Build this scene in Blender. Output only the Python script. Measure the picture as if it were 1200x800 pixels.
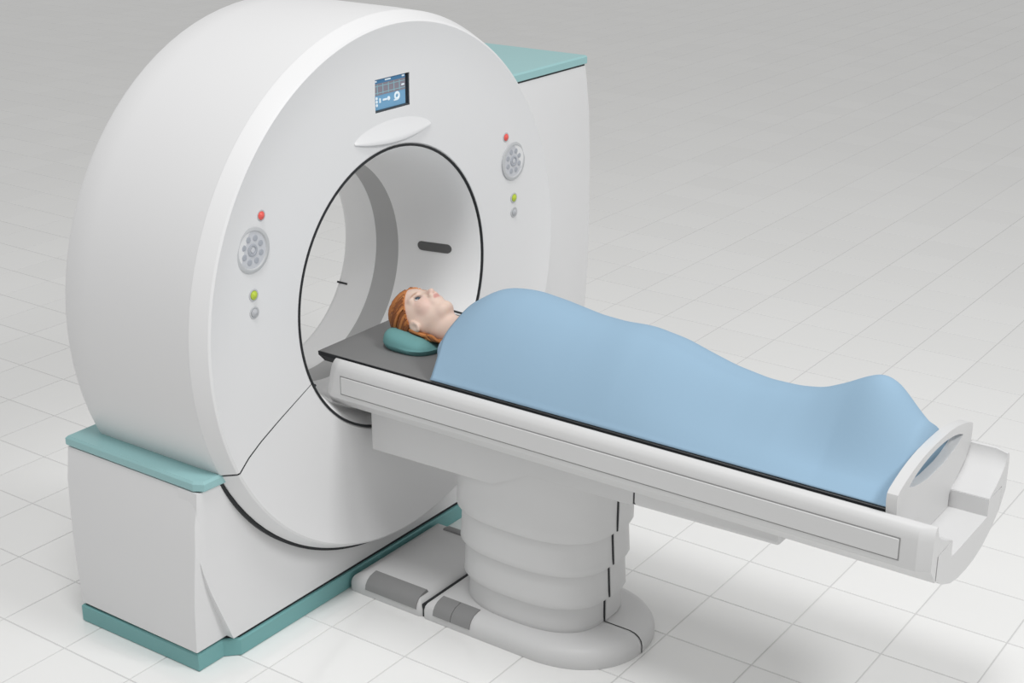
import bpy, bmesh, math, random
import numpy as np
from mathutils import Vector, Matrix

for o in list(bpy.data.objects):
    bpy.data.objects.remove(o)
sc = bpy.context.scene
col = sc.collection
S = 0.30                      # metres per floor tile; the whole scene is laid out in tile units
PI = math.pi

# ------------------------------------------------------------------ camera
F_PX, AZ, EL = 1752.2, 2.188, -0.363
CAM = Vector((7.611, -11.707, 8.541))
fw = Vector((math.cos(EL) * math.cos(AZ), math.cos(EL) * math.sin(AZ), math.sin(EL)))
cd = bpy.data.cameras.new('camera')
cam = bpy.data.objects.new('camera', cd)
col.objects.link(cam)
cam.location = CAM * S
cam.rotation_euler = fw.to_track_quat('-Z', 'Y').to_euler()
cd.sensor_width = 36.0
cd.lens = F_PX / 1200.0 * 36.0
cd.clip_end = 200
sc.camera = cam

# ------------------------------------------------------------------ world, lights, exposure
w = bpy.data.worlds.new('world')
sc.world = w
w.use_nodes = True
bg = w.node_tree.nodes['Background']
bg.inputs[0].default_value = (1.0, 0.998, 0.99, 1)
bg.inputs[1].default_value = 0.50


def area(name, loc, target, size, power, color=(1, 1, 1)):
    ld = bpy.data.lights.new(name, 'AREA')
    ld.shape = 'DISK'
    ld.size = size * S
    ld.energy = power
    ld.color = color
    o = bpy.data.objects.new(name, ld)
    col.objects.link(o)
    o.location = Vector(loc) * S
    d = (Vector(target) - Vector(loc)).normalized()
    o.rotation_euler = d.to_track_quat('-Z', 'Y').to_euler()
    return o


area('unseen_lamp', (4.0, -7.5, 27.0), (1.5, 0, 0), 6.0, 205)
area('unseen_lamp', (15.0, 0.0, 18.0), (-2, 0, 3), 5.0, 135)  # unseen frontal fill, added to brighten the bore and ring face
area('unseen_lamp', (-1.5, -9.0, 15.0), (-2.2, -2.2, 5.2), 2.5, 8)
sc.view_settings.view_transform = 'Standard'
sc.view_settings.look = 'None'
sc.view_settings.exposure = 0.0
sc.view_settings.gamma = 1.0
sc.view_settings.use_curve_mapping = False


# ------------------------------------------------------------------ materials
def mat(name, rgb, rough=0.4, spec=0.5, metal=0.0, noise=None, bump=None, coat=0.0, emit=None):
    m = bpy.data.materials.new(name)
    m.use_nodes = True
    nt = m.node_tree
    b = nt.nodes['Principled BSDF']
    b.inputs['Base Color'].default_value = (*rgb, 1)
    b.inputs['Roughness'].default_value = rough
    b.inputs['Specular IOR Level'].default_value = spec
    b.inputs['Metallic'].default_value = metal
    b.inputs['Coat Weight'].default_value = coat
    if emit:
        b.inputs['Emission Color'].default_value = (*rgb, 1)
        b.inputs['Emission Strength'].default_value = emit
    if noise or bump:
        tc = nt.nodes.new('ShaderNodeTexCoord')
        n = nt.nodes.new('ShaderNodeTexNoise')
        sc_ = (noise or bump)[0]
        n.inputs['Scale'].default_value = sc_
        n.inputs['Detail'].default_value = 3
        nt.links.new(tc.outputs['Object'], n.inputs['Vector'])
        if noise:
            mx = nt.nodes.new('ShaderNodeMix')
            mx.data_type = 'RGBA'
            a = noise[1]
            mx.inputs[6].default_value = (*[c * (1 - a) for c in rgb], 1)
            mx.inputs[7].default_value = (*[min(1, c * (1 + a)) for c in rgb], 1)
            nt.links.new(n.outputs['Fac'], mx.inputs[0])
            nt.links.new(mx.outputs[2], b.inputs['Base Color'])
        if bump:
            bn = nt.nodes.new('ShaderNodeBump')
            bn.inputs['Strength'].default_value = bump[1]
            bn.inputs['Distance'].default_value = bump[2]
            nt.links.new(n.outputs['Fac'], bn.inputs['Height'])
            nt.links.new(bn.outputs['Normal'], b.inputs['Normal'])
    return m


M = {
    'white': mat('white_plastic', (0.765, 0.765, 0.77), 0.42, 0.35, noise=(3, 0.01)),
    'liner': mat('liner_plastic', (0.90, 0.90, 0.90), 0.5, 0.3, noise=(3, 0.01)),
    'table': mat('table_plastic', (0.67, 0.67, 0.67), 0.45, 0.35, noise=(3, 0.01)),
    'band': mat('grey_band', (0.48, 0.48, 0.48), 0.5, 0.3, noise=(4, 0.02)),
    'slot': mat('dark_slot', (0.13, 0.13, 0.13), 0.5, 0.3, noise=(9, 0.05)),
    'seal': mat('black_seal', (0.025, 0.027, 0.03), 0.6, 0.3, noise=(9, 0.05)),
    'teal': mat('teal_plastic', (0.31, 0.53, 0.54), 0.4, 0.35, noise=(4, 0.02)),
    'teal_dark': mat('teal_plinth', (0.18, 0.40, 0.40), 0.4, 0.35, noise=(4, 0.02)),
    'pillow': mat('teal_pillow', (0.15, 0.33, 0.33), 0.7, 0.15, bump=(60, 0.06, 0.004)),
    'mattress': mat('grey_mattress', (0.21, 0.21, 0.21), 0.65, 0.2, bump=(120, 0.06, 0.002)),
    'blanket': mat('blue_cloth', (0.305, 0.45, 0.585), 0.8, 0.1, bump=(90, 0.05, 0.003)),
    'gown': mat('gown_cloth', (0.31, 0.445, 0.575), 0.8, 0.1, bump=(90, 0.05, 0.003)),
    'panel_gap': mat('panel_joint', (0.30, 0.30, 0.30), 0.6, 0.2, noise=(9, 0.05)),
    'pad': mat('grey_pedal', (0.27, 0.27, 0.27), 0.5, 0.3, noise=(8, 0.03)),
    'red': mat('red_button', (0.80, 0.12, 0.10), 0.35, 0.4, noise=(20, 0.03)),
    'green': mat('green_button', (0.48, 0.60, 0.06), 0.35, 0.4, noise=(20, 0.03)),
    'grey': mat('grey_button', (0.47, 0.48, 0.50), 0.4, 0.4, noise=(20, 0.03)),
    'dial': mat('dial_plate', (0.58, 0.59, 0.62), 0.35, 0.4, noise=(20, 0.02)),
    'dialrim': mat('dial_rim', (0.52, 0.53, 0.54), 0.4, 0.4, noise=(20, 0.02)),
    'dialbtn': mat('dial_button', (0.40, 0.42, 0.46), 0.4, 0.4, noise=(20, 0.02)),
    'bezel': mat('screen_bezel', (0.05, 0.06, 0.07), 0.4, 0.4, noise=(20, 0.02)),
    'scr_blue': mat('screen_blue', (0.12, 0.26, 0.40), 0.25, 0.4, emit=0.45, noise=(20, 0.02)),
    'scr_top': mat('screen_header', (0.05, 0.16, 0.30), 0.25, 0.4, emit=0.3, noise=(20, 0.02)),
    'scr_grey': mat('screen_graph', (0.16, 0.15, 0.18), 0.25, 0.4, emit=0.5, noise=(20, 0.02)),
    'scr_line': mat('screen_line', (0.20, 0.33, 0.38), 0.25, 0.4, emit=0.35, noise=(20, 0.02)),
    'scr_white': mat('screen_icon', (0.62, 0.70, 0.75), 0.25, 0.4, emit=0.3, noise=(20, 0.02)),
    'grout': mat('grout', (0.66, 0.66, 0.655), 0.3, 0.5, noise=(20, 0.04)),
    'hair_a': mat('ginger_hair', (0.50, 0.19, 0.06), 0.5, 0.35, noise=(60, 0.15)),
    'hair_b': mat('brown_hair', (0.25, 0.085, 0.03), 0.5, 0.35, noise=(60, 0.15)),
    'hair_c': mat('copper_hair', (0.62, 0.27, 0.10), 0.5, 0.35, noise=(60, 0.15)),
}


def floor_tile_mat():
    m = mat('white_tile', (0.84, 0.84, 0.835), 0.08, 0.5)
    nt = m.node_tree
    b = nt.nodes['Principled BSDF']
    geo = nt.nodes.new('ShaderNodeNewGeometry')
    oi = nt.nodes.new('ShaderNodeObjectInfo')
    add = nt.nodes.new('ShaderNodeMath'); add.operation = 'ADD'
    nt.links.new(geo.outputs['Random Per Island'], add.inputs[0])
    nt.links.new(oi.outputs['Random'], add.inputs[1])
    fr = nt.nodes.new('ShaderNodeMath'); fr.operation = 'FRACT'
    nt.links.new(add.outputs[0], fr.inputs[0])
    mx = nt.nodes.new('ShaderNodeMix'); mx.data_type = 'RGBA'
    mx.inputs[6].default_value = (0.87, 0.87, 0.86, 1)
    mx.inputs[7].default_value = (0.90, 0.90, 0.89, 1)
    nt.links.new(fr.outputs[0], mx.inputs[0])
    nt.links.new(mx.outputs[2], b.inputs['Base Color'])
    n = nt.nodes.new('ShaderNodeTexNoise')
    n.inputs['Scale'].default_value = 1.6
    n.inputs['Detail'].default_value = 4
    nt.links.new(geo.outputs['Position'], n.inputs['Vector'])
    bn = nt.nodes.new('ShaderNodeBump')
    bn.inputs['Strength'].default_value = 0.12
    bn.inputs['Distance'].default_value = 0.01
    nt.links.new(n.outputs['Fac'], bn.inputs['Height'])
    nt.links.new(bn.outputs['Normal'], b.inputs['Normal'])
    return m


M['tile'] = floor_tile_mat()


def skin_mat():
    m = mat('skin', (0.70, 0.47, 0.38), 0.5, 0.3)
    nt = m.node_tree
    b = nt.nodes['Principled BSDF']
    at = nt.nodes.new('ShaderNodeAttribute')
    at.attribute_name = 'complexion'
    nt.links.new(at.outputs['Color'], b.inputs['Base Color'])
    b.inputs['Subsurface Weight'].default_value = 0.08
    b.inputs['Subsurface Radius'].default_value = (0.02, 0.008, 0.004)
    return m


M['skin'] = skin_mat()


def eye_mat():
    m = mat('eye', (0.75, 0.72, 0.70), 0.15, 0.5)
    nt = m.node_tree
    b = nt.nodes['Principled BSDF']
    tc = nt.nodes.new('ShaderNodeTexCoord')
    sx = nt.nodes.new('ShaderNodeSeparateXYZ')
    nt.links.new(tc.outputs['Generated'], sx.inputs[0])
    cr = nt.nodes.new('ShaderNodeValToRGB')
    e = cr.color_ramp.elements
    e[0].position = 0.78; e[0].color = (0.72, 0.68, 0.66, 1)
    e[1].position = 0.99; e[1].color = (0.01, 0.01, 0.012, 1)
    k = cr.color_ramp.elements.new(0.81); k.color = (0.03, 0.04, 0.06, 1)
    k = cr.color_ramp.elements.new(0.965); k.color = (0.06, 0.09, 0.12, 1)
    nt.links.new(sx.outputs['Z'], cr.inputs[0])
    nt.links.new(cr.outputs[0], b.inputs['Base Color'])
    return m


M['eye'] = eye_mat()


# ------------------------------------------------------------------ helpers
def world_of(p):
    return Matrix.Translation(p.location) if p.type == 'EMPTY' else Matrix.Identity(4)


def finish(name, me, material, parent=None, smooth=35):
    if smooth:
        me.shade_smooth()
        me.set_sharp_from_angle(angle=math.radians(smooth))
    o = bpy.data.objects.new(name, me)
    col.objects.link(o)
    for mm in (material if isinstance(material, (list, tuple)) else [material]):
        me.materials.append(M[mm])
    if parent is not None:
        o.parent = parent
        o.matrix_parent_inverse = world_of(parent).inverted()
    return o


def mesh(name, verts, faces, material, parent=None, smooth=35, recalc=True, mats=None):
    me = bpy.data.meshes.new(name)
    me.from_pydata([(v[0] * S, v[1] * S, v[2] * S) for v in verts], [], faces)
    if mats is not None:
        me.polygons.foreach_set('material_index', mats)
    me.validate()
    if recalc:
        bm = bmesh.new(); bm.from_mesh(me)
        bmesh.ops.remove_doubles(bm, verts=bm.verts, dist=1e-6)
        bmesh.ops.recalc_face_normals(bm, faces=bm.faces)
        bm.to_mesh(me); bm.free()
    return finish(name, me, material, parent, smooth)


def empty(name, loc, label, cat, group=None):
    o = bpy.data.objects.new(name, None)
    col.objects.link(o)
    o.location = Vector(loc) * S
    o.empty_display_size = 0.1
    tag(o, label, cat, group)
    return o


def tag(o, label, cat, group=None):
    o['label'] = label
    o['category'] = cat
    if group:
        o['group'] = group
    return o


def loft(sections, closed=True, cap=True):
    """sections: list of equal-length point loops"""
    n = len(sections[0])
    v = [p for s in sections for p in s]
    f = []
    for i in range(len(sections) - 1):
        for j in range(n if closed else n - 1):
            k = (j + 1) % n
            f.append((i * n + j, i * n + k, (i + 1) * n + k, (i + 1) * n + j))
    if cap:
        f.append(tuple(range(n))[::-1])
        f.append(tuple((len(sections) - 1) * n + j for j in range(n)))
    return v, f


AXZ = 3.38     # height of the bore axis


def lathe(profile, a0=0.0, a1=360.0, n=96, closed_profile=False):
    """profile: (x, R) pairs revolved about the bore axis; angle from +y towards +z"""
    full = abs(a1 - a0 - 360) < 1e-6
    secs = []
    m = n if full else n + 1
    for i in range(m):
        a = math.radians(a0 + (a1 - a0) * i / n)
        secs.append([(x, R * math.cos(a), AXZ + R * math.sin(a)) for x, R in profile])
    v, f = loft(secs, closed=closed_profile, cap=(closed_profile and not full))
    if full:
        k = len(profile)
        L = (m - 1) * k
        for j in range(k if closed_profile else k - 1):
            q = (j + 1) % k
            f.append((L + j, L + q, q, j))
    return v, f


def offset_poly(P, d):
    """inset a counter-clockwise polygon by d"""
    n = len(P)
    out = []
    for i in range(n):
        a, b, c = (Vector(P[i - 1]), Vector(P[i]), Vector(P[(i + 1) % n]))
        e1, e2 = (b - a).normalized(), (c - b).normalized()
        n1, n2 = Vector((-e1.y, e1.x)), Vector((-e2.y, e2.x))
        k = n1 + n2
        k = k / max(0.35, k.length_squared / 2) if k.length > 1e-6 else n1
        out.append((b.x + k.x * d, b.y + k.y * d))
    return out


def prism_z(P, levels):
    """P counter-clockwise plan polygon, levels: (z, inset)"""
    return loft([[(x, y, z) for x, y in offset_poly(P, d)] for z, d in levels])


def box(x0, x1, y0, y1, z0, z1, b=0.0):
    P = [(x0, y0), (x1, y0), (x1, y1), (x0, y1)]
    if b <= 0:
        return prism_z(P, [(z0, 0), (z1, 0)])
    P2 = [(x0 + b, y0), (x1 - b, y0), (x1, y0 + b), (x1, y1 - b), (x1 - b, y1), (x0 + b, y1), (x0, y1 - b), (x0, y0 + b)]
    return prism_z(P2, [(z0, b), (z0 + b, 0), (z1 - b, 0), (z1, b)])


def prism_x(section, xs, shrink=None):
    """section: (y, z) loop swept along x"""
    return loft([[(x, y, z) for y, z in (section if shrink is None else shrink(section, i))] for i, x in enumerate(xs)])


def tube(pts, r, n=8, cap=True):
    pts = [Vector(p) for p in pts]
    rs = r if isinstance(r, (list, tuple)) else [r] * len(pts)
    secs = []
    up = Vector((0.13, 0.31, 0.94)).normalized()
    for i, p in enumerate(pts):
        t = (pts[min(i + 1, len(pts) - 1)] - pts[max(i - 1, 0)]).normalized()
        u = t.cross(up)
        if u.length < 0.05:
            u = t.cross(Vector((1, 0, 0)))
        u.normalize()
        v_ = t.cross(u)
        secs.append([tuple(p + (u * math.cos(2 * PI * k / n) + v_ * math.sin(2 * PI * k / n)) * rs[i]) for k in range(n)])
    return loft(secs, cap=cap)


def join(*vf):
    V, F = [], []
    for v, f in vf:
        b = len(V)
        V += list(v)
        F += [tuple(i + b for i in q) for q in f]
    return V, F


def interp(x, xs, ys):
    return float(np.interp(x, xs, ys))


def disc(cx, cy, cz, r, t, n=24, dome=0.0, bev=0.25):
    """round button on the front face: axis along +x"""
    secs = [[(cx + a, cy + r * s * math.cos(2 * PI * k / n), cz + r * s * math.sin(2 * PI * k / n)) for k in range(n)]
            for a, s in ((-0.03, 1), (t * (1 - bev), 1), (t, 1 - bev), (t + dome * 0.7, 0.5), (t + dome, 0.05))]
    return loft(secs)


def ring(cx, cy, cz, r0, r1, t, n=32):
    prof = [(-0.03, r1), (t * 0.6, r1), (t, r1 - (r1 - r0) * 0.3), (t, r0 + (r1 - r0) * 0.3), (0.0, r0), (-0.03, r0)]
    secs = []
    for i in range(n):
        a = 2 * PI * i / n
        secs.append([(cx + x, cy + R * math.cos(a), cz + R * math.sin(a)) for x, R in prof])
    v, f = loft(secs, closed=True, cap=False)
    k = len(prof); L = (n - 1) * k
    for j in range(k):
        q = (j + 1) % k
        f.append((L + j, L + q, q, j))
    return v, f


# ------------------------------------------------------------------ floor
TY, OY = 0.967, 1.405
right = fw.cross(Vector((0, 0, 1))).normalized()
upv = right.cross(fw)


def px(p):
    d = Vector(p) - CAM
    z = d.dot(fw)
    if z < 0.5:
        return None
    return (600 + F_PX * d.dot(right) / z, 400 - F_PX * d.dot(upv) / z)


fl = mesh('floor', *box(-70, 24, -24, 75, -0.4, -0.006), 'grout', smooth=0)
fl['kind'] = 'structure'
fl['label'] = 'glossy white square tiled floor with thin grey joints'
g, bv, dp = 0.008, 0.004, 0.003


def tile_geo(cx, cy, g=g):
    hx, hy = 0.5 - g, TY / 2 - g
    a = [(cx - hx, cy - hy), (cx + hx, cy - hy), (cx + hx, cy + hy), (cx - hx, cy + hy)]
    b_ = [(cx - hx + bv, cy - hy + bv), (cx + hx - bv, cy - hy + bv), (cx + hx - bv, cy + hy - bv), (cx - hx + bv, cy + hy - bv)]
    v = [(x, y, -0.006) for x, y in a] + [(x, y, -dp * 0.5) for x, y in a] + [(x, y, 0) for x, y in b_]
    f = [(8, 9, 10, 11)]
    for i in range(4):
        j = (i + 1) % 4
        f += [(i, j, 4 + j, 4 + i), (4 + i, 4 + j, 8 + j, 8 + i)]
    return v, f


seen, rest = [], []
for i in range(-62, 16):
    for j in range(-17, 60):
        cx, cy = i + 0.5, OY + TY * (j + 0.5)
        q = [px((cx + a, cy + b, 0)) for a, b in ((-.5, -.48), (.5, -.48), (.5, .48), (-.5, .48))]
        ok = all(q) and max(p[0] for p in q) > 0 and min(p[0] for p in q) < 1200 and max(p[1] for p in q) > 0 and min(p[1] for p in q) < 800
        if ok:
            ar = abs(sum(q[k][0] * q[(k + 1) % 4][1] - q[(k + 1) % 4][0] * q[k][1] for k in range(4))) / 2
            mid = (sum(p[0] for p in q) / 4, sum(p[1] for p in q) / 4)
            hidden = (cx < -2.4 and cx > -4.2 and -2.8 < cy < 3.9)
            if not hidden:
                seen.append((ar, cx, cy)); continue
        rest.append((cx, cy))
seen.sort(reverse=True)
rest += [(c[1], c[2]) for c in seen[300:]]
tv, tf = tile_geo(0, 0)
tile0 = None
for ar, cx, cy in seen[:300]:
    if tile0 is None:
        t = tile0 = mesh('tile', tv, tf, 'tile', fl, smooth=0)
    else:
        t = tile0.copy(); col.objects.link(t)
    t.location = (cx * S, cy * S, 0)
ro = mesh('floor_tiles', *join(*[tile_geo(cx, cy, 0.005) for cx, cy in rest]), 'tile', fl, smooth=0, recalc=False)
ro['kind'] = 'stuff'

# ------------------------------------------------------------------ scanner
ct = empty('ct_scanner', (-3.2, 0, 0), 'large white ring-shaped CT scanner gantry with teal trim on the tiled floor', 'scanner')

# outer drum
drum = mesh('drum_shell', *lathe([(-2.31, 2.86), (-2.31, 2.915), (-2.6, 2.925), (-3.7, 2.93), (-4.0, 2.93), (-4.04, 2.915), (-4.055, 2.88), (-4.06, 1.40), (-4.10, 1.33)]), 'white', ct)
# front covers (upper and lower), split by two radial joints
COV = [(-2.40, 2.90), (-2.302, 2.915), (-2.275, 2.905), (-2.13, 2.838), (-2.115, 2.815), (-2.125, 2.78), (-2.165, 2.62), (-2.19, 2.40), (-2.20, 2.1), (-2.20, 1.56), (-2.215, 1.54), (-2.40, 1.54)]
upper = mesh('front_cover', *lathe(COV, -24.6, 204.6, 110, True), 'white', ct, smooth=28)
lower = mesh('lower_cover', *lathe(COV, 205.1, 334.9, 70, True), 'white', ct, smooth=28)
# opening for the display
cut = mesh('cutter', *box(-2.243, -2.0, -0.275, 0.275, 5.315, 5.655), 'white', smooth=0)
md = upper.modifiers.new('opening', 'BOOLEAN')
md.object = cut; md.operation = 'DIFFERENCE'; md.solver = 'EXACT'
dg = bpy.context.evaluated_depsgraph_get()
newme = bpy.data.meshes.new_from_object(upper.evaluated_get(dg))
upper.modifiers.clear()
upper.data = newme
bpy.data.objects.remove(cut)
# dark joint behind the split
for a in (204.87, 335.13):
    mesh('cover_joint', *lathe([(x - 0.006, R - 0.006) for x, R in COV], a - 0.25, a + 0.25, 2, True), 'seal', ct)
# seal rings
mesh('bore_seal', *lathe([(-2.235, 1.515), (-2.20, 1.522), (-2.192, 1.532), (-2.196, 1.545), (-2.235, 1.548)], 0, 360, 96, True), 'seal', ct)
mesh('drum_seal', *lathe([(-2.44, 2.90), (-2.325, 2.90), (-2.316, 2.925), (-2.325, 2.95), (-2.44, 2.95)], 204.4, 335.6, 80, True), 'seal', ct)

# bore liner: funnel, band, rear
def liner(name, prof, m):
    back = [(x, R + 0.05) for x, R in prof][::-1]
    return mesh(name, *lathe(prof + back, 0, 360, 96, True), m, ct)


FUN = [(-2.215, 1.52), (-2.26, 1.485), (-2.40, 1.42), (-2.60, 1.355), (-2.85, 1.305), (-3.05, 1.28), (-3.24, 1.27)]
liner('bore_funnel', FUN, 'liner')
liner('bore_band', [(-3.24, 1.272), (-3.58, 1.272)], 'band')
liner('bore_rear_liner', [(-3.58, 1.27), (-4.02, 1.27), (-4.08, 1.29), (-4.11, 1.33)], 'liner')


def liner_R(x):
    xs = [-4.2, -3.24, -3.05, -2.85, -2.60, -2.40, -2.26]
    return interp(x, xs, [1.27, 1.27, 1.28, 1.305, 1.355, 1.42, 1.485])


def liner_patch(x0, x1, ang, half, rounded, name, m, t=0.006):
    """thin pad lying on the bore wall; ang in degrees"""
    secs = []
    n = 20
    for i in range(n + 1):
        x = x0 + (x1 - x0) * (0.5 - 0.5 * math.cos(PI * i / n))
        h = half
        if rounded:
            e = max(0.0, half - min(x - x0, x1 - x))
            h = max(0.002, math.sqrt(max(0.0, half * half - e * e)))
        R = liner_R(x)
        L = []
        for k in range(7):
            a = math.radians(ang) + h * (-1 + k / 3) / R
            L.append((x, (R - t) * math.cos(a), AXZ + (R - t) * math.sin(a)))
        for k in range(6, -1, -1):
            a = math.radians(ang) + h * (-1 + k / 3) / R
            L.append((x, (R + 0.02) * math.cos(a), AXZ + (R + 0.02) * math.sin(a)))
        secs.append(L)
    return mesh(name, *loft(secs), m, ct)


for ang in (0.8, 179.2):
    liner_patch(-2.96, -2.53, ang, 0.055, True, 'laser_slot', 'slot')
for ang in (-28.5, 208.5):
    liner_patch(-2.50, -2.24, ang, 0.011, False, 'liner_joint', 'seal')
    liner_patch(-4.09, -3.93, ang, 0.011, False, 'liner_joint', 'seal')

# display
dsp = mesh('display', *box(-2.244, -2.232, -0.29, 0.29, 5.30, 5.67), 'bezel', ct, smooth=0)


def flat(name, y0, y1, z0, z1, x, m, par):
    return mesh(name, *box(x - 0.008, x, y0, y1, z0, z1), m, par, smooth=0)


XS = -2.224
for y0_, y1_, z0_, z1_ in ((-0.275, -0.270, 5.315, 5.655), (0.262, 0.275, 5.315, 5.655), (-0.275, 0.275, 5.315, 5.332), (-0.275, 0.275, 5.650, 5.655)):
    mesh('recess_shade_lining', *box(-2.243, -2.203, y0_, y1_, z0_, z1_), 'bezel', dsp, smooth=0)  # dark lining added so the recess sides look shaded, thicker right and below
flat('screen', -0.275, 0.235, 5.335, 5.655, XS, 'scr_blue', dsp)
flat('screen_header', -0.275, 0.235, 5.605, 5.655, XS + 0.003, 'scr_top', dsp)
flat('graph_panel', -0.27, 0.232, 5.485, 5.605, XS + 0.004, 'scr_grey', dsp)
for k in range(5):
    y = -0.22 + 0.088 * k
    flat('graph_line', y, y + 0.012, 5.495, 5.598, XS + 0.006, 'scr_line', dsp)
for z in (5.505, 5.575):
    flat('graph_axis', -0.265, 0.228, z, z + 0.008, XS + 0.0065, 'scr_line', dsp)
flat('title_bar', -0.09, 0.0, 5.622, 5.637, XS + 0.006, 'scr_white', dsp)
flat('header_mark', -0.26, -0.22, 5.622, 5.637, XS + 0.006, 'scr_white', dsp)
flat('header_mark', 0.18, 0.22, 5.622, 5.637, XS + 0.006, 'scr_white', dsp)
flat('side_mark', 0.17, 0.215, 5.53, 5.548, XS + 0.007, 'scr_white', dsp)
for z in (5.385, 5.42, 5.455):
    mesh('arrow_icon', *disc(XS, -0.226, z, 0.016, 0.006, 8), 'scr_white', dsp)
flat('icon', -0.185, -0.165, 5.405, 5.45, XS + 0.006, 'scr_white', dsp)
flat('icon', -0.13, -0.065, 5.42, 5.438, XS + 0.006, 'scr_white', dsp)
mesh('icon', *disc(XS, -0.035, 5.43, 0.022, 0.006, 10), 'scr_white', dsp)
mesh('ring_icon', *ring(XS, 0.10, 5.435, 0.018, 0.046, 0.006, 20), 'scr_white', dsp)
flat('icon', 0.045, 0.10, 5.39, 5.402, XS + 0.006, 'scr_white', dsp)

# hood above the bore
secs = []
N = 40
for i in range(N + 1):
    u = -1 + 2 * i / N
    s = max(0.0, 1 - u * u)
    y = 0.615 * u
    zb = 5.065 - 0.065 * s - 0.01
    zt = zb + 0.012 + 0.205 * s ** 0.8
    d = 0.006 + 0.048 * s ** 0.8
    L = [(-2.215, y, zb), (-2.195 + d * 0.9, y, zb - 0.004), (-2.195 + d, y, zb + 0.02 * s + 0.002)]
    for t in (0.15, 0.35, 0.6, 0.8, 1.0):
        L.append((-2.195 + d * (1 - t) ** 1.15 - 0.004 * t, y, zb + 0.02 * s + 0.002 + (zt - zb - 0.02 * s) * t))
    L.append((-2.23, y, zt))
    secs.append(L)
mesh('hood', *loft(secs), 'white', ct, smooth=40)

# control clusters
for sgn in (-1, 1):
    X = -2.196
    cy = 2.13 * sgn
    XD = -2.186
    dr = mesh('control_dial', *ring(XD - 0.005, cy, 4.34, 0.175, 0.225, 0.016, 40), 'dialrim', ct)
    mesh('dial_plate', *disc(XD - 0.012, cy, 4.34, 0.18, 0.012, 40, bev=0.05), 'dial', dr)
    mesh('dial_ring', *ring(XD, cy, 4.34, 0.035, 0.062, 0.010, 24), 'dialbtn', dr)
    mesh('dial_centre', *disc(XD, cy, 4.34, 0.026, 0.010, 16), 'dial', dr)
    for k in range(8):
        a = 2 * PI * (k + 0.5) / 8
        mesh('dial_key', *disc(XD - 0.004, cy + 0.12 * math.cos(a), 4.34 + 0.12 * math.sin(a), 0.030, 0.010, 12), 'dialbtn', dr)
    for nm, y, z, r, m in (('red_button', 1.985 * sgn, 4.645, 0.040, 'red'), ('green_button', 2.145 * sgn, 3.895, 0.043, 'green'), ('grey_button', 2.15 * sgn, 3.72, 0.043, 'grey')):
        bz = mesh(nm, *disc(X, y, z, r, 0.016, 20, 0.016), m, ct)
        mesh('button_rim', *ring(X, y, z, r * 0.95, r * 1.45, 0.008, 24), 'dialrim', bz)

# left low cabinet
zs = [0.235, 0.27, 0.5, 0.8, 1.1, 1.4, 1.7, 1.95, 2.055]


def cab_sec(z):
    xf = interp(z, [0.2, 0.9, 1.3, 1.8, 2.12], [-2.51, -2.440, -2.386, -2.351, -2.326])
    yl = interp(z, [0.2, 0.7, 1.1, 1.7, 2.05], [-2.945, -2.97, -2.975, -2.96, -2.91])
    c = interp(z, [0.2, 0.6, 2.05], [0.012, 0.02, 0.10])
    return [(-4.25, yl, z), (xf - c * 1.1, yl, z), (xf - c * 0.25, yl + c * 0.12, z), (xf, yl + c * 0.8, z), (xf, -2.3, z), (xf, -1.75, z), (-4.25, -1.75, z)]


lc = mesh('low_cabinet', *loft([cab_sec(z) for z in zs]), 'white', ct, smooth=50)
mesh('cabinet_gap', *prism_z([(-4.23, -2.89), (-2.34, -2.89), (-2.33, -2.5), (-4.23, -2.5)], [(2.05, 0), (2.085, 0)]), 'seal', lc, smooth=0)
mesh('top_plate', *prism_z([(-4.26, -2.925), (-2.39, -2.925), (-2.29, -2.87), (-2.27, -2.45), (-4.26, -2.45)], [(2.075, 0.005), (2.085, 0), (2.15, 0.0), (2.175, 0.022)]), 'teal', lc, smooth=0)

# front panel below the ring
def panel_x(z):
    return interp(z, [0.2, 0.8, 1.3, 1.8, 2.1], [-2.405, -2.395, -2.382, -2.347, -2.322])


def panel_left(z):
    return interp(z, [0.2, 0.35, 0.6, 0.9, 1.15, 1.35], [-2.52, -2.58, -2.68, -2.80, -2.88, -2.925])


NY, NZ = 90, 18
ys = list(np.linspace(-2.925, -1.0, 50)) + list(np.linspace(-1.0, 3.9, 41))[1:]
PV = []
for y0 in ys:
    R = 2.942
    zt = 2.06 if abs(y0) > 2.55 and AXZ - math.sqrt(max(0, R * R - y0 * y0)) > 2.06 or abs(y0) >= R else AXZ - math.sqrt(R * R - y0 * y0)
    zt = min(zt, 2.06)
    if y0 > 2.4:
        zt = min(zt, 1.7)
    for k in range(NZ + 1):
        z = 0.235 + (zt - 0.235) * k / NZ
        y = y0 + (panel_left(z) + 2.925) * max(0.0, 1 - (y0 + 2.925) / 1.1)
        x = panel_x(z)
        if y0 < -2.90 and z > 1.3:
            x -= 0.02
        PV.append((x, y, z))
nr, nc = len(ys), NZ + 1
PF = [(i * nc + j, (i + 1) * nc + j, (i + 1) * nc + j + 1, i * nc + j + 1) for i in range(nr - 1) for j in range(nc - 1)]
nb = len(PV)
PV += [(-2.60, p[1], p[2]) for p in PV]
PF += [tuple(nb + q for q in f[::-1]) for f in list(PF)]
bd = [i * nc for i in range(nr)] + [(nr - 1) * nc + j for j in range(1, nc)] + [i * nc + nc - 1 for i in range(nr - 2, -1, -1)] + [j for j in range(nc - 2, 0, -1)]
for a, b in zip(bd, bd[1:] + bd[:1]):
    PF.append((a, b, nb + b, nb + a))
mesh('front_panel', PV, PF, 'white', ct, smooth=40)
mesh('base_body', *box(-4.25, -2.58, -1.9, 3.95, 0.235, 1.0), 'white', ct, smooth=0)

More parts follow.
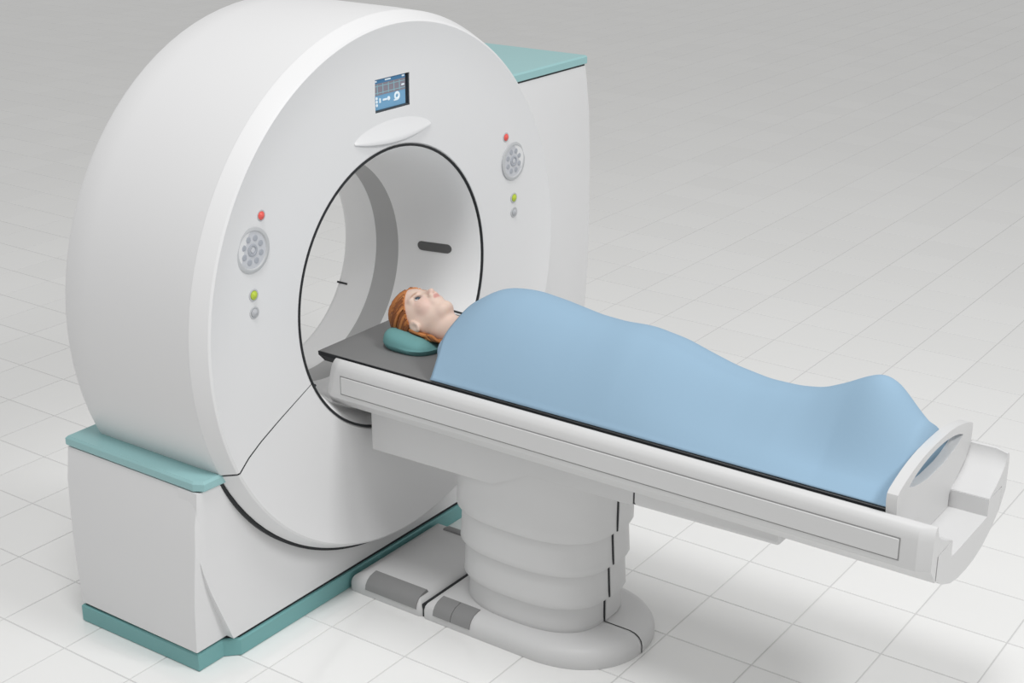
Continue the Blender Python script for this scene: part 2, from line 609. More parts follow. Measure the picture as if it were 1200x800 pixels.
# tall right cabinet
def tall_sec(z):
    yr = interp(z, [0.2, 1.0, 1.9, 2.5, 3.2, 4.0, 4.6, 5.1, 5.2], [3.86, 3.98, 4.09, 4.15, 4.165, 4.155, 4.11, 4.025, 3.99])
    xf = -2.40
    return [(-4.25, 2.0, z), (xf, 2.0, z), (xf, yr - 0.05, z), (xf - 0.015, yr - 0.012, z), (xf - 0.06, yr, z), (-4.25, yr, z)]


tc = mesh('tall_cabinet', *loft([tall_sec(z) for z in np.linspace(0.235, 5.15, 26)]), 'white', ct, smooth=50)
mesh('cabinet_gap', *box(-4.2, -2.41, 2.05, 3.97, 5.14, 5.185), 'seal', tc, smooth=0)
mesh('top_plate', *prism_z([(-4.27, 1.95), (-2.385, 1.95), (-2.385, 3.99), (-2.40, 4.01), (-4.27, 4.01)], [(5.175, 0.004), (5.18, 0), (5.255, 0), (5.275, 0.02)]), 'teal', tc, smooth=0)

# plinth
PL = [(-4.27, -2.955), (-2.515, -2.93), (-2.515, -2.58), (-2.385, -2.455), (-2.365, 3.9), (-4.27, 3.9)]
mesh('plinth', *prism_z(PL, [(0.0, 0.012), (0.012, 0), (0.185, 0), (0.20, 0.012)]), 'teal_dark', ct, smooth=0)
mesh('plinth_gap', *prism_z(offset_poly(PL, 0.035), [(0.19, 0), (0.24, 0)]), 'seal', ct, smooth=0)  # black strip that paints the shadow line of the gap

# ------------------------------------------------------------------ patient table
tb = empty('patient_table', (-0.3, 0, 0), 'long white motorised patient table on a telescopic pedestal in front of the scanner', 'table')

# foot
FZ = [(0.0, 0.004), (0.01, 0.0), (0.09, 0.0), (0.135, 0.012), (0.175, 0.04), (0.205, 0.085), (0.22, 0.15)]
FH = 0.80


def round_rect(x0, x1, y0, y1, r, n=5):
    P = []
    for cx, cy, a0 in ((x1 - r, y0 + r, -90), (x1 - r, y1 - r, 0), (x0 + r, y1 - r, 90), (x0 + r, y0 + r, 180)):
        for k in range(n + 1):
            a = math.radians(a0 + 90 * k / n)
            P.append((cx + r * math.cos(a), cy + r * math.sin(a)))
    return P


def foot_front(d):
    return round_rect(-2.36 + d, -1.331 - d, -FH + d, FH - d, max(0.05 - d, 0.006))


def foot_main(d):
    L = []
    for k in range(41):
        a = -PI / 2 + PI * k / 40
        c_, s_ = math.cos(a), math.sin(a)
        L.append((0.05 + (0.92 - d) * abs(c_) ** 0.9, (FH - d) * math.copysign(abs(s_) ** 0.9, s_)))
    r = max(0.05 - d, 0.006)
    x0, h = -1.319 + d, FH - d
    for a0, cy in ((90, h - r), (180, -h + r)):
        for k in range(6):
            a = math.radians(a0 + 18 * k)
            L.append((x0 + r + r * math.cos(a), cy + r * math.sin(a)))
    return L


f1 = mesh('foot_section', *loft([[(x, y, z) for x, y in foot_front(d)] for z, d in FZ]), 'table', tb, smooth=60)
f2 = mesh('foot_section', *loft([[(x, y, z) for x, y in foot_main(d)] for z, d in FZ]), 'table', tb, smooth=60)
mesh('foot_joint', *box(-1.345, -1.305, -FH + 0.03, FH - 0.03, 0.0, 0.15), 'seal', tb, smooth=0)
# seam from the column to the tip of the foot
path = [(0.45, 0.2215), (0.97 - 0.15, 0.2215), (0.97 - 0.083, 0.207), (0.97 - 0.037, 0.178), (0.97 - 0.008, 0.137), (0.973, 0.09), (0.973, 0.005)]
v = []; f = []
for k, (x, z) in enumerate(path):
    for dy in (-0.035, -0.02):
        v.append((x + 0.001, dy, z + 0.002))
for k in range(len(path) - 1):
    f.append((2 * k, 2 * k + 1, 2 * k + 3, 2 * k + 2))
nb = len(v)
v += [(x - 0.02, y, z - 0.02) for x, y, z in v]
f += [tuple(nb + q for q in ff[::-1]) for ff in f]
mesh('foot_seam', v, f, 'seal', f2, smooth=0, recalc=False)


def pedal(x0, x1, sgn, par):
    prof = [(0.0, 0.085), (0.012, 0.135), (0.04, 0.175), (0.085, 0.205), (0.15, 0.22), (0.19, 0.222)]
    out = [(-FH + d - 0.012 * (1 - k / 5) ** 0.5, z + 0.012 * (k / 5) ** 0.5 + 0.002) for k, (d, z) in enumerate(prof)]
    inn = [(-FH + d + 0.03, z - 0.03) for d, z in prof][::-1]
    L = [(y if sgn < 0 else -y, z) for y, z in out + inn]
    return mesh('foot_pedal', *prism_x(L, [x0, x1]), 'pad', par, smooth=50)


for sgn in (-1, 1):
    pedal(-2.12, -1.40, sgn, f1)
    pedal(-1.17, -0.935, sgn, f2)
    pedal(-0.928, -0.68, sgn, f2)


# telescopic column
def sup(cx, cy, a, b, e, z, n=56):
    L = []
    for k in range(n):
        t = 2 * PI * k / n
        c_, s_ = math.cos(t), math.sin(t)
        L.append((cx + a * math.copysign(abs(c_) ** (2 / e), c_), cy + b * math.copysign(abs(s_) ** (2 / e), s_), z))
    return L


segs = [(0.215, 0.60, 0.805, 0.800), (0.52, 1.0, 0.860, 0.835), (0.915, 1.40, 0.897, 0.870), (1.31, 2.08, 0.932, 0.940)]
for i, (z0, z1, a0, a1) in enumerate(segs):
    CX, E_ = -0.30, 2.6
    bs = 0.72
    L = [sup(CX, 0, a0 - 0.03, (a0 - 0.03) * bs, E_, z0 + 0.015), sup(CX, 0, a0 - 0.006, (a0 - 0.006) * bs, E_, z0), sup(CX, 0, a0 + 0.004, (a0 + 0.004) * bs, E_, z0 + 0.012)]
    for k in range(1, 7):
        t = k / 6
        a = a0 + (a1 - a0) * t
        L.append(sup(CX, 0, a, a * bs, E_, z0 + (z1 - z0) * t))
    sg = mesh('column_segment', *loft(L), 'table', tb, smooth=50)
    # end cover with a dark seam on the foot side
    x1_, x2_ = CX + a0, CX + a1
    pl = [(-0.02, 0.022), (0.20, 0.02), (0.33, -0.015), (0.40, -0.06)]
    secs = []
    for z, xx in ((z0 + 0.02, x1_), (z1 - 0.02, x2_)):
        secs.append([(xx + d, y, z) for y, d in pl] + [(xx - 0.12, 0.40, z), (xx - 0.12, -0.02, z)])
    cv = mesh('end_cover', *loft(secs), 'table', sg, smooth=50)
    mesh('cover_seam', *loft([[(xx - 0.1, -0.036, z), (xx + 0.008, -0.036, z), (xx + 0.012, -0.02, z), (xx - 0.1, -0.02, z)] for z, xx in ((z0 + 0.012, x1_), (z1 - 0.012, x2_))]), 'seal', sg, smooth=0)

# carriage below the tray
HW = 0.70
AP = [(-2.03, 1.785), (-0.45, 1.815), (0.0, 2.035), (1.20, 2.06), (1.20, 2.3), (-2.03, 2.3)]
v, f = loft([[(x, y, z) for x, z in AP] for y in (-HW, -HW + 0.0, HW)], cap=True)
cg = mesh('carriage', *loft([[(x, y, z) for x, z in AP] for y in (-HW, HW)]), 'table', tb, smooth=0)
mesh('carriage_joint', *box(1.195, 1.225, -HW + 0.01, HW - 0.01, 2.075, 2.3), 'seal', tb, smooth=0)
secs = []
for y, dz, dx in ((-HW, 0.05, 0.0), (-HW + 0.02, 0.015, 0.0), (-HW + 0.07, 0, 0), (HW - 0.07, 0, 0), (HW - 0.02, 0.015, 0), (HW, 0.05, 0)):
    secs.append([(1.22, y, 2.05 + dz), (2.69, y, 2.085 + dz), (2.70, y, 2.10 + dz * 0.8), (2.70, y, 2.3), (1.22, y, 2.3)])
mesh('slide_block', *loft(secs), 'table', tb, smooth=30)

# tray and side rails
TR = [(-0.79, 2.275), (-0.62, 2.165), (-0.40, 2.075), (-0.2, 2.035), (0, 2.025), (0.2, 2.035), (0.40, 2.075), (0.62, 2.165), (0.79, 2.275), (0.79, 2.505), (0.455, 2.515), (0.455, 2.347), (-0.455, 2.347), (-0.455, 2.515), (-0.79, 2.505)]
mesh('tray', *prism_x(TR, [-2.50, 4.175]), 'table', tb, smooth=25)
RL = [(0.805, 2.262), (0.93, 2.372), (0.995, 2.425), (1.0, 2.455), (1.0, 2.70), (0.993, 2.755), (0.97, 2.797), (0.94, 2.822), (0.91, 2.830), (0.888, 2.824), (0.882, 2.79), (0.835, 2.72), (0.74, 2.64), (0.62, 2.58), (0.50, 2.535), (0.465, 2.517), (0.805, 2.512)]


def rail(sgn):
    secs = []
    cen = (0.78, 2.60)
    for x, k in ((-2.42, 0.25), (-2.32, 0.92), (-2.29, 1.0), (4.06, 1.0), (4.172, 0.30)):
        secs.append([(x + (0.25 * (z - 2.5) if x < -2.2 else 0), sgn * (y if y < 0.80 else 0.80 + (y - 0.80) * (0.55 + 0.45 * k)), z if z < 2.7 else z - 0.02 * (1 - k)) for y, z in RL])
    r_ = mesh('side_rail', *loft(secs), 'table', tb, smooth=25)
    mesh('panel_joint', *box(-2.18, 3.915, sgn * 1.0 - 0.003, sgn * 1.0 + 0.003, 2.482, 2.692), 'panel_gap', r_, smooth=0)
    mesh('rail_panel', *box(-2.17, 3.905, sgn * 1.0 - 0.010, sgn * 1.0 + 0.010, 2.492, 2.680, 0.006), 'table', r_, smooth=0)
    return r_


rail(-1); rail(1)
mesh('rail_joint', *box(-2.45, 4.165, -0.804, -0.792, 2.27, 2.508), 'seal', tb, smooth=0)
mesh('rail_joint', *box(-2.45, 4.165, 0.792, 0.804, 2.27, 2.508), 'seal', tb, smooth=0)

# foot board with grip opening
NB = 40


def fb_outer():
    P = []
    for k in range(NB + 1):
        y = -0.86 + 1.72 * k / NB
        P.append((y, 3.165 - 0.135 * abs(y / 0.86) ** 2.4))
    P += [(0.895, 3.005), (0.905, 2.96), (0.885, 2.80), (0.80, 2.70), (0.62, 2.59), (0.48, 2.525), (0.43, 2.48), (0.43, 2.35)]
    P += [(-y, z) for y, z in P[:-9:-1]]
    return P


def resample(P, n, start):
    P = [Vector(p) for p in P]
    d = [0]
    for a, b in zip(P, P[1:] + P[:1]):
        d.append(d[-1] + (b - a).length)
    Q = P + P[:1]
    out = []
    for k in range(n):
        s = d[-1] * k / n
        i = max(j for j in range(len(d) - 1) if d[j] <= s + 1e-9)
        t = (s - d[i]) / max(1e-9, d[i + 1] - d[i])
        out.append(tuple(Q[i].lerp(Q[i + 1], t)))
    return out


outer = fb_outer()
HC = (0.0, 2.995)


def hole_point(a):
    c_, s_ = math.cos(a), math.sin(a)
    y = 0.645 * math.copysign(abs(c_) ** 0.9, c_)
    t = 1 - (y / 0.645) ** 2
    z = 2.985 + (0.118 * t ** 0.8 if s_ >= 0 else -0.105 * t ** 0.8)
    return (y, z)


n_o = len(outer)
inner = []
for y, z in outer:
    a = math.atan2((z - HC[1]) * 3.2, y)
    inner.append(hole_point(a))
v = []; f = []
XB, XF = 3.725, 3.82
for x in (XB, XF):
    v += [(x, y, z) for y, z in outer] + [(x, y, z) for y, z in inner]
for j in range(n_o):
    k = (j + 1) % n_o
    f.append((j, k, n_o + k, n_o + j))
    o2 = 2 * n_o
    f.append((o2 + j, o2 + n_o + j, o2 + n_o + k, o2 + k))
    f.append((j, o2 + j, o2 + k, k))
    f.append((n_o + j, n_o + k, o2 + n_o + k, o2 + n_o + j))
mesh('foot_board', v, f, 'table', tb, smooth=35)

# ------------------------------------------------------------------ mattress, pillow
MT = [(-0.865, 2.835), (-0.86, 2.80), (-0.77, 2.705), (-0.55, 2.655), (0, 2.64), (0.55, 2.655), (0.77, 2.705), (0.86, 2.80), (0.865, 2.835), (0.855, 2.842), (0, 2.842), (-0.855, 2.842)]
mt = mesh('table_mattress', *prism_x(MT, [-2.585, -2.57, 3.70, 3.715]), 'mattress', smooth=25)
ED = [(-0.873, 2.838), (-0.868, 2.795), (-0.775, 2.697), (-0.55, 2.647), (0, 2.632), (0.55, 2.647), (0.775, 2.697), (0.868, 2.795), (0.873, 2.838), (0.862, 2.838), (0.852, 2.80), (0.76, 2.712), (0.55, 2.665), (0, 2.65), (-0.55, 2.665), (-0.76, 2.712), (-0.852, 2.80), (-0.862, 2.838)]
mesh('underside_shell', *prism_x(ED, [-2.592, 3.72]), 'seal', mt, smooth=25)
tag(mt, 'thin dark grey mattress lying along the patient table', 'mattress')

ZM = 2.842
PB = dict(cx=-1.83, cy=0.0, ax=0.36, by=0.47)


def pillow_top(x, y):
    u, w_ = (x - PB['cx']) / PB['ax'], (y - PB['cy']) / PB['by']
    e = (abs(u) ** 3.2 + abs(w_) ** 2.8)
    edge = max(0.0, 1 - e) ** 0.27
    dip = 0.12 * math.exp(-((y) / 0.24) ** 2)
    return ZM + (0.215 - 0.06 * u - dip) * edge


v = []; f = []
n1, n2 = 44, 16
for r_i in range(1, n2 + 1):
    r = math.sin(PI / 2 * r_i / n2)
    for k in range(n1):
        a = 2 * PI * k / n1
        c_, s_ = math.cos(a), math.sin(a)
        x = PB['cx'] + r * PB['ax'] * math.copysign(abs(c_) ** (2 / 3.2), c_)
        y = PB['cy'] + r * PB['by'] * math.copysign(abs(s_) ** (2 / 2.8), s_)
        v.append((x, y, max(pillow_top(x, y), ZM + 0.06) if r_i < n2 else ZM + 0.06))
v.append((PB['cx'], PB['cy'], pillow_top(PB['cx'], PB['cy'])))
ci = len(v) - 1
for k in range(n1):
    f.append((ci, k, (k + 1) % n1))
for r_i in range(n2 - 1):
    for k in range(n1):
        q = (k + 1) % n1
        f.append((r_i * n1 + k, (r_i + 1) * n1 + k, (r_i + 1) * n1 + q, r_i * n1 + q))
b0 = (n2 - 1) * n1
b1 = len(v)
for k in range(n1):
    x, y, z = v[b0 + k]
    v.append((PB['cx'] + (x - PB['cx']) * 0.93, PB['cy'] + (y - PB['cy']) * 0.93, ZM + 0.002))
for k in range(n1):
    q = (k + 1) % n1
    f.append((b0 + k, b1 + k, b1 + q, b0 + q))
f.append(tuple(b1 + k for k in range(n1)))
pw = mesh('pillow', v, f, 'pillow', smooth=80)
tag(pw, 'teal contoured pillow under the head of the patient', 'pillow')


# ------------------------------------------------------------------ person (one implicit surface, polygonised)
def nets(field, gx, gy, gz):
    X, Y, Z = np.meshgrid(gx, gy, gz, indexing='ij')
    D = field(X, Y, Z)
    ins = D < 0
    nx, ny, nz = D.shape
    acc = np.zeros((nx - 1, ny - 1, nz - 1, 3)); cnt = np.zeros((nx - 1, ny - 1, nz - 1))
    cor = [(i, j, k) for i in (0, 1) for j in (0, 1) for k in (0, 1)]

    def sl(c):
        return D[c[0]:nx - 1 + c[0], c[1]:ny - 1 + c[1], c[2]:nz - 1 + c[2]]

    def co(c):
        return np.stack([A[c[0]:nx - 1 + c[0], c[1]:ny - 1 + c[1], c[2]:nz - 1 + c[2]] for A in (X, Y, Z)], -1)
    for a in cor:
        for ax in range(3):
            if a[ax] == 1:
                continue
            b = list(a); b[ax] = 1; b = tuple(b)
            da, db = sl(a), sl(b)
            m = (da < 0) != (db < 0)
            t = np.where(m, da / np.where(m, da - db, 1), 0)
            p = co(a) + (co(b) - co(a)) * t[..., None]
            acc += np.where(m[..., None], p, 0); cnt += m
    act = cnt > 0
    idx = -np.ones(act.shape, int)
    idx[act] = np.arange(act.sum())
    V = acc[act] / cnt[act][:, None]
    Fs = []
    for ax in range(3):
        o1, o2 = (ax + 1) % 3, (ax + 2) % 3
        s0 = [slice(None)] * 3; s1 = [slice(None)] * 3
        s0[ax] = slice(0, -1); s1[ax] = slice(1, None)
        ch = ins[tuple(s0)] != ins[tuple(s1)]
        pos = np.argwhere(ch)
        ok = (pos[:, o1] > 0) & (pos[:, o2] > 0) & (pos[:, o1] < D.shape[o1] - 1) & (pos[:, o2] < D.shape[o2] - 1)
        pos = pos[ok]
        inside = ins[tuple(s0)][tuple(pos.T)]
        q = []
        for d1, d2 in ((-1, -1), (0, -1), (0, 0), (-1, 0)):
            p = pos.copy(); p[:, o1] += d1; p[:, o2] += d2
            q.append(idx[tuple(p.T)])
        q = np.stack(q, 1)
        q[~inside] = q[~inside][:, ::-1]
        Fs.append(q)
    Fa = np.concatenate(Fs)
    return V, Fa[(Fa >= 0).all(1)]


def smin(a, b, k):
    h = np.clip(0.5 + 0.5 * (b - a) / k, 0, 1)
    return b + (a - b) * h - k * h * (1 - h)


def smax(a, b, k):
    return -smin(-a, -b, k)


def ell(X, Y, Z, c, r):
    x, y, z = (X - c[0]) / r[0], (Y - c[1]) / r[1], (Z - c[2]) / r[2]
    k0 = np.sqrt(x * x + y * y + z * z) + 1e-9
    k1 = np.sqrt((x / r[0]) ** 2 + (y / r[1]) ** 2 + (z / r[2]) ** 2) + 1e-9
    return k0 * (k0 - 1) / k1


def cap(X, Y, Z, a, b, ra, rb):
    a = np.array(a, float); b = np.array(b, float)
    d = b - a
    t = np.clip(((X - a[0]) * d[0] + (Y - a[1]) * d[1] + (Z - a[2]) * d[2]) / d.dot(d), 0, 1)
    return np.sqrt((X - a[0] - t * d[0]) ** 2 + (Y - a[1] - t * d[1]) ** 2 + (Z - a[2] - t * d[2]) ** 2) - (ra + (rb - ra) * t)


def head_field(X, Y, Z):
    A = np.abs(Y)
    d = ell(X, Y, Z, (-1.955, 0, 3.105), (0.275, 0.235, 0.295))                 # cranium
    d = smin(d, ell(X, Y, Z, (-1.79, 0, 3.185), (0.255, 0.185, 0.195)), 0.06)    # face
    d = smin(d, cap(X, A, Z, (-1.76, 0.15, 3.08), (-1.575, 0.055, 3.235), 0.075, 0.06), 0.06)   # jaw
    d = smin(d, ell(X, Y, Z, (-1.560, 0, 3.287), (0.060, 0.075, 0.060)), 0.075)    # chin
    d = smin(d, ell(X, A, Z, (-1.77, 0.105, 3.275), (0.085, 0.07, 0.075)), 0.05)  # cheek
    d = smin(d, ell(X, A, Z, (-1.905, 0.085, 3.325), (0.04, 0.09, 0.05)), 0.04)  # brow
    d = smax(d, -ell(X, A, Z, (-1.85, 0.098, 3.415), (0.045, 0.065, 0.052)), 0.035)   # eye socket
    d = smin(d, cap(X, Y, Z, (-1.875, 0, 3.345), (-1.742, 0, 3.43), 0.026, 0.030), 0.025)  # nose
    d = smin(d, ell(X, A, Z, (-1.722, 0.034, 3.395), (0.030, 0.026, 0.028)), 0.018)
    d = smin(d, ell(X, Y, Z, (-1.675, 0, 3.34), (0.06, 0.085, 0.05)), 0.04)     # mouth mound
    d = smin(d, ell(X, Y, Z, (-1.688, 0, 3.386), (0.017, 0.052, 0.018)), 0.015)  # lips
    d = smin(d, ell(X, Y, Z, (-1.652, 0, 3.377), (0.019, 0.046, 0.019)), 0.015)
    d = smax(d, -cap(X, A, Z, (-1.670, 0, 3.405), (-1.668, 0.052, 3.388), 0.008, 0.006), 0.01)
    d = smin(d, cap(X, Y, Z, (-1.80, 0, 3.03), (-1.15, 0, 3.03), 0.165, 0.185), 0.07)      # neck
    ear = ell(X, A - 0.18 * (X + 1.79), Z, (-1.79, 0.238, 3.085), (0.085, 0.030, 0.062))
    ear = smax(ear, -ell(X, A, Z, (-1.785, 0.275, 3.10), (0.050, 0.026, 0.036)), 0.02)
    d = smin(d, ear, 0.015)
    return d


def torso_field(X, Y, Z):
    A = np.abs(Y)
    d = ell(X, Y, Z, (-0.62, 0, 3.08), (0.62, 0.44, 0.25))
    d = smin(d, cap(X, A, Z, (-1.12, 0.0, 3.04), (-1.08, 0.43, 3.02), 0.17, 0.155), 0.12)
    d = smin(d, ell(X, A, Z, (-0.62, 0.2, 3.27), (0.2, 0.17, 0.15)), 0.08)
    d = smin(d, ell(X, Y, Z, (0.45, 0, 3.07), (0.5, 0.43, 0.22)), 0.2)
    return d


def arm_field(X, Y, Z):
    A = np.abs(Y)
    d = cap(X, A, Z, (-1.08, 0.47, 3.03), (-0.15, 0.575, 2.975), 0.135, 0.10)
    d = smin(d, cap(X, A, Z, (-0.15, 0.575, 2.975), (0.62, 0.56, 2.945), 0.10, 0.068), 0.05)
    d = smin(d, ell(X, A, Z, (0.78, 0.555, 2.94), (0.17, 0.11, 0.05)), 0.05)
    for k in range(4):
        d = smin(d, cap(X, A, Z, (0.86, 0.485 + 0.047 * k, 2.945), (1.10 - 0.02 * (k - 1.5) ** 2, 0.475 + 0.052 * k, 2.915), 0.028, 0.024), 0.012)
    d = smin(d, cap(X, A, Z, (0.72, 0.48, 2.95), (0.93, 0.41, 2.93), 0.034, 0.027), 0.02)
    return d


def leg_field(X, Y, Z):
    A = np.abs(Y)
    d = cap(X, A, Z, (0.55, 0.21, 3.06), (1.80, 0.17, 3.03), 0.215, 0.14)
    d = smin(d, cap(X, A, Z, (1.80, 0.17, 3.03), (2.25, 0.17, 2.99), 0.14, 0.135), 0.05)
    d = smin(d, cap(X, A, Z, (2.25, 0.17, 2.99), (3.05, 0.14, 2.94), 0.135, 0.08), 0.05)
    d = smin(d, cap(X, A, Z, (3.10, 0.14, 2.94), (3.20, 0.15, 3.36), 0.085, 0.065), 0.06)
    return d


def body_field(X, Y, Z):
    d = head_field(X, Y, Z)
    d = smin(d, torso_field(X, Y, Z), 0.09)
    d = smin(d, arm_field(X, Y, Z), 0.06)
    d = smin(d, leg_field(X, Y, Z), 0.08)
    return smax(d, ZM + 0.006 - Z, 0.01)


gx = np.concatenate([np.arange(-2.32, -1.42, 0.0135), np.linspace(-1.42, 3.36, 130)])
gy = np.concatenate([np.linspace(-0.76, -0.31, 20), np.arange(-0.295, 0.296, 0.0135), np.linspace(0.31, 0.76, 20)])
gz = np.concatenate([np.linspace(2.78, 3.02, 14), np.arange(3.035, 3.53, 0.0135)])
V, Fa = nets(body_field, gx, gy, gz)
pe = empty('person', (0.5, 0, ZM), 'red-haired patient lying on the back under the blue blanket, face turned up', 'person')
me = bpy.data.meshes.new('body')
me.from_pydata((V * S).tolist(), [], Fa.tolist())
bm = bmesh.new(); bm.from_mesh(me)
bmesh.ops.recalc_face_normals(bm, faces=bm.faces)
for _ in range(1):
    bmesh.ops.smooth_vert(bm, verts=bm.verts, factor=0.3, use_axis_x=True, use_axis_y=True, use_axis_z=True)
bm.to_mesh(me); bm.free()
# complexion: lips, brows, flush (own colours of the skin)
ca = me.color_attributes.new('complexion', 'FLOAT_COLOR', 'POINT')
X, Y, Z = V.T
A = np.abs(Y)
base = np.array([0.76, 0.58, 0.49])
C = np.tile(base, (len(V), 1))


def paint(mask, rgb):
    global C
    C = C * (1 - mask[:, None]) + np.array(rgb) * mask[:, None]


def blob(cx, cy, cz, rx, ry, rz, e=2):
    q = ((X - cx) / rx) ** 2 + ((A - cy) / ry) ** 2 + ((Z - cz) / rz) ** 2
    return np.clip(1.5 - q, 0, 1)


paint(0.35 * blob(-1.76, 0.13, 3.30, 0.10, 0.08, 0.12), (0.74, 0.46, 0.40))
paint(0.35 * blob(-1.735, 0.0, 3.43, 0.05, 0.05, 0.06), (0.72, 0.44, 0.38))
paint(0.9 * blob(-1.670, 0.0, 3.39, 0.032, 0.05, 0.04), (0.60, 0.28, 0.25))
paint(0.75 * blob(-1.908, 0.095 + 0.0, 3.36, 0.014, 0.062, 0.08), (0.36, 0.18, 0.10))
paint(0.85 * blob(-1.850, 0.098, 3.36, 0.034, 0.05, 0.06), (0.20, 0.12, 0.10))
ca.data.foreach_set('color', np.c_[C, np.ones(len(V))].astype(np.float32).ravel())
finish('body', me, 'skin', pe, smooth=180)

# eyes
for sgn in (-1, 1):
    v = []; f = []
    n1, n2 = 20, 12
    c0 = (-1.848, 0.097 * sgn, 3.326)
    for a in range(n2 + 1):
        th = PI * a / n2
        for b in range(n1):
            ph = 2 * PI * b / n1
            v.append((c0[0] + 0.044 * math.sin(th) * math.cos(ph), c0[1] + 0.046 * math.sin(th) * math.sin(ph), c0[2] + 0.044 * math.cos(th)))
    for a in range(n2):
        for b in range(n1):
            q = (b + 1) % n1
            f.append((a * n1 + b, (a + 1) * n1 + b, (a + 1) * n1 + q, a * n1 + q))
    mesh('eye', v, f, 'eye', pe, smooth=80)


# hair: cap plus swept strands
def cap_field(X, Y, Z):
    d = ell(X, Y, Z, (-1.965, 0, 3.10), (0.285, 0.252, 0.300))
    # hair line: behind a plane sloping from forehead to nape
    pl = (X + 2.015) * 0.80 + (Z - 3.30) * 0.62 - 0.0
    pl2 = X + 1.86
    cutp = np.minimum(pl, 10)
    d = smax(d, cutp, 0.02)
    d = smax(d, pl2, 0.02)
    inner = ell(X, Y, Z, (-1.955, 0, 3.105), (0.255, 0.215, 0.27))
    return smax(d, -inner, 0.01)


Vh, Fh = nets(cap_field, np.arange(-2.30, -1.78, 0.011), np.arange(-0.29, 0.291, 0.011), np.arange(2.80, 3.45, 0.011))
HV, HF, HM = [list(map(tuple, Vh))], [list(map(tuple, Fh))], [1] * len(Fh)
hv = [tuple(p) for p in Vh]; hf = [tuple(int(i) for i in q) for q in Fh]
rnd = random.Random(7)
HC0 = np.array([-1.965, 0, 3.10]); HR = np.array([0.285, 0.252, 0.300])


def add_tube(pts, r, mi):
    tv_, tf_ = tube(pts, r, 6)
    b = len(hv)
    hv.extend(tv_)
    hf.extend(tuple(i + b for i in q) for q in tf_)
    HM.extend([mi] * len(tf_))


for k in range(46):
    side = -1 if k % 2 == 0 else 1
    u = (k // 2) / 22.0
    # start on the hair line, end behind the head
    a0 = math.radians(8 + 86 * u)                  # angle from top towards the side
    x0 = -2.06 + 0.20 * u ** 1.1 + rnd.uniform(-0.01, 0.01)
    x1 = -2.20 + 0.28 * u + rnd.uniform(-0.05, 0.05)
    a1 = math.radians(150 + rnd.uniform(-10, 10))
    pts, rs = [], []
    r0 = rnd.uniform(0.016, 0.026)
    for t in np.linspace(0, 1, 12):
        a = a0 + (a1 - a0) * t
        x = x0 + (x1 - x0) * t ** 0.8 - 0.03 * math.sin(PI * t)
        q = (x - HC0[0]) / HR[0]
        s = math.sqrt(max(0.03, 1 - q * q)) * (1.0 + 0.015)
        pts.append((x, side * HR[1] * s * math.sin(a), HC0[2] + HR[2] * s * math.cos(a)))
        rs.append(r0 * (0.55 + 0.6 * math.sin(PI * min(1, t * 0.9 + 0.1))))
    add_tube(pts, rs, rnd.choice([0, 0, 2, 1, 1]))
for side in (-1, 1):
    for dx, r0, mi in ((-0.004, 0.012, 0),):
        pts = []
        for u in np.linspace(0, 1, 16):
            a = math.radians(2 + 94 * u)
            x = -2.06 + 0.20 * u ** 1.1 + dx
            q = (x - HC0[0]) / HR[0]
            s = math.sqrt(max(0.03, 1 - q * q)) * 0.985
            pts.append((x, side * HR[1] * s * math.sin(a), HC0[2] + HR[2] * s * math.cos(a)))
        add_tube(pts, r0, mi)
for k in range(10):
    side = -1 if k % 2 == 0 else 1
    r0 = rnd.uniform(0.016, 0.024)
    pts = []
    j = k // 2
    for t in np.linspace(0, 1, 9):
        pts.append((-1.86 + 0.44 * t, side * (0.235 - 0.012 * j + 0.02 * math.sin(9 * t + j)), 3.035 - 0.012 * j - 0.03 * t + 0.012 * math.sin(11 * t + 2 * j)))
    add_tube(pts, [r0 * (1 - 0.5 * abs(t - 0.4)) for t in np.linspace(0, 1, 9)], rnd.choice([0, 1, 1]))
mesh('hair', hv, hf, ['hair_a', 'hair_b', 'hair_c'], pe, smooth=60, recalc=False, mats=HM)


# gown over the shoulders
def gown_field(X, Y, Z):
    d = smin(torso_field(X, Y, Z), arm_field(X, Y, Z), 0.10) - 0.022
    d = smax(d, X + 0.45, 0.02)
    neck = cap(X, Y, Z, (-1.80, 0, 3.08), (-1.15, 0, 3.10), 0.185, 0.21)
    d = smax(d, -neck, 0.03)
    return smax(d, ZM + 0.005 - Z, 0.01)


Vg, Fg = nets(gown_field, np.arange(-1.36, -0.40, 0.03), np.arange(-0.70, 0.71, 0.03), np.arange(2.79, 3.50, 0.025))
mesh('gown', [tuple(p) for p in Vg], [tuple(int(i) for i in q) for q in Fg], 'gown', pe, smooth=80)

# ------------------------------------------------------------------ blanket
HX = [-1.32, -1.24, -1.12, -1.02, -0.88, -0.75, -0.49, -0.17, 0.23, 0.53, 0.82, 1.2, 1.48, 1.75, 2.11, 2.45, 2.7, 2.94, 3.17, 3.28, 3.41, 3.54, 3.66, 3.72]
HZ = [0.43, 0.50, 0.585, 0.65, 0.735, 0.775, 0.80, 0.765, 0.695, 0.68, 0.70, 0.66, 0.58, 0.51, 0.46, 0.47, 0.52, 0.63, 0.76, 0.79, 0.73, 0.56, 0.43, 0.37]


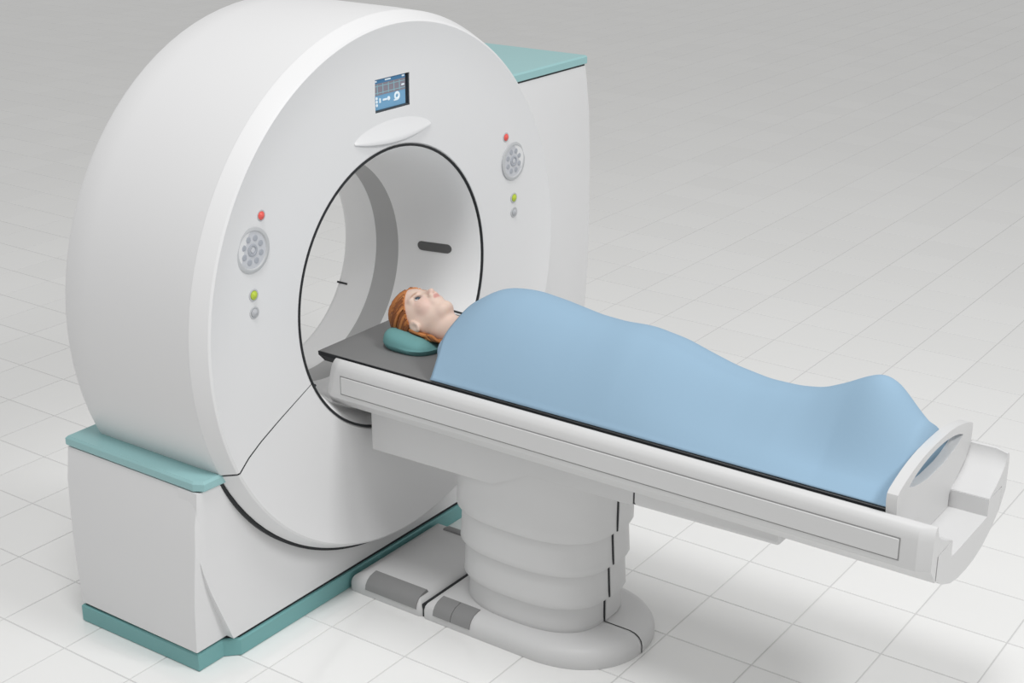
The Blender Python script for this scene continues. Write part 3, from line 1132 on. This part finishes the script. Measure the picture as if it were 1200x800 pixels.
def smooth_tab(xs, ys):
    gx_ = np.linspace(xs[0], xs[-1], 400)
    gy_ = np.interp(gx_, xs, ys)
    k = np.hanning(25); k /= k.sum()
    pad_ = np.r_[np.full(12, gy_[0]), gy_, np.full(12, gy_[-1])]
    return gx_, np.convolve(pad_, k, 'valid')


GXT, GZT = smooth_tab(HX, HZ)


def blanket_z(x, y):
    h = float(np.interp(x, GXT, GZT))
    t = min(1.0, abs(y) / 0.85)
    wide = 1 - t ** 2.0
    mid = (1 - t ** 1.7) ** 1.15
    bell = 0.72 * (0.5 + 0.5 * math.cos(PI * min(1, t / 0.78))) + 0.28 * (1 - t ** 1.3)
    q = interp(x, [-1.4, 0.9, 1.6, 2.5, 3.0, 3.8], [0, 0, 0.25, 0.55, 1.0, 1.0])
    p = wide * (1 - q) + bell * q
    if x > 0.6 and x < 3.0:
        p *= 1 - 0.05 * math.exp(-(y / 0.1) ** 2) * math.sin(PI * (x - 0.6) / 2.4)
    return ZM + 0.014 + max(0.0, h * p)


v = []; f = []
NXB, NYB = 150, 56
for i in range(NXB + 1):
    u = i / NXB
    for j in range(NYB + 1):
        s = -1 + 2 * j / NYB
        y = 0.862 * math.copysign(abs(s) ** 0.85, s)
        xs_ = -1.12 - 0.05 * math.exp(-((abs(s) - 0.55) / 0.2) ** 2) + 0.03 * abs(s) ** 2
        xe_ = 3.715
        x = xs_ + (xe_ - xs_) * u
        z = blanket_z(x, y)
        if i == NXB:
            x, z = 3.718, ZM + 0.014
        elif i == NXB - 1:
            x = 3.71
        # hem falls slightly inward at the head end
        v.append((x, y, z))
nc = NYB + 1
f = [(i * nc + j, (i + 1) * nc + j, (i + 1) * nc + j + 1, i * nc + j + 1) for i in range(NXB) for j in range(NYB)]
bl = mesh('blanket', v, f, 'blanket', smooth=80)
bm = bmesh.new(); bm.from_mesh(bl.data)
if sum(fc.normal.z for fc in bm.faces) < 0:
    bmesh.ops.reverse_faces(bm, faces=bm.faces)
bm.normal_update()
bm.to_mesh(bl.data); bm.free()
sd = bl.modifiers.new('thickness', 'SOLIDIFY')
sd.thickness = 0.010 * S * 1.2
sd.offset = 1.0
tag(bl, 'light blue blanket draped over the patient from shoulders to feet', 'blanket')
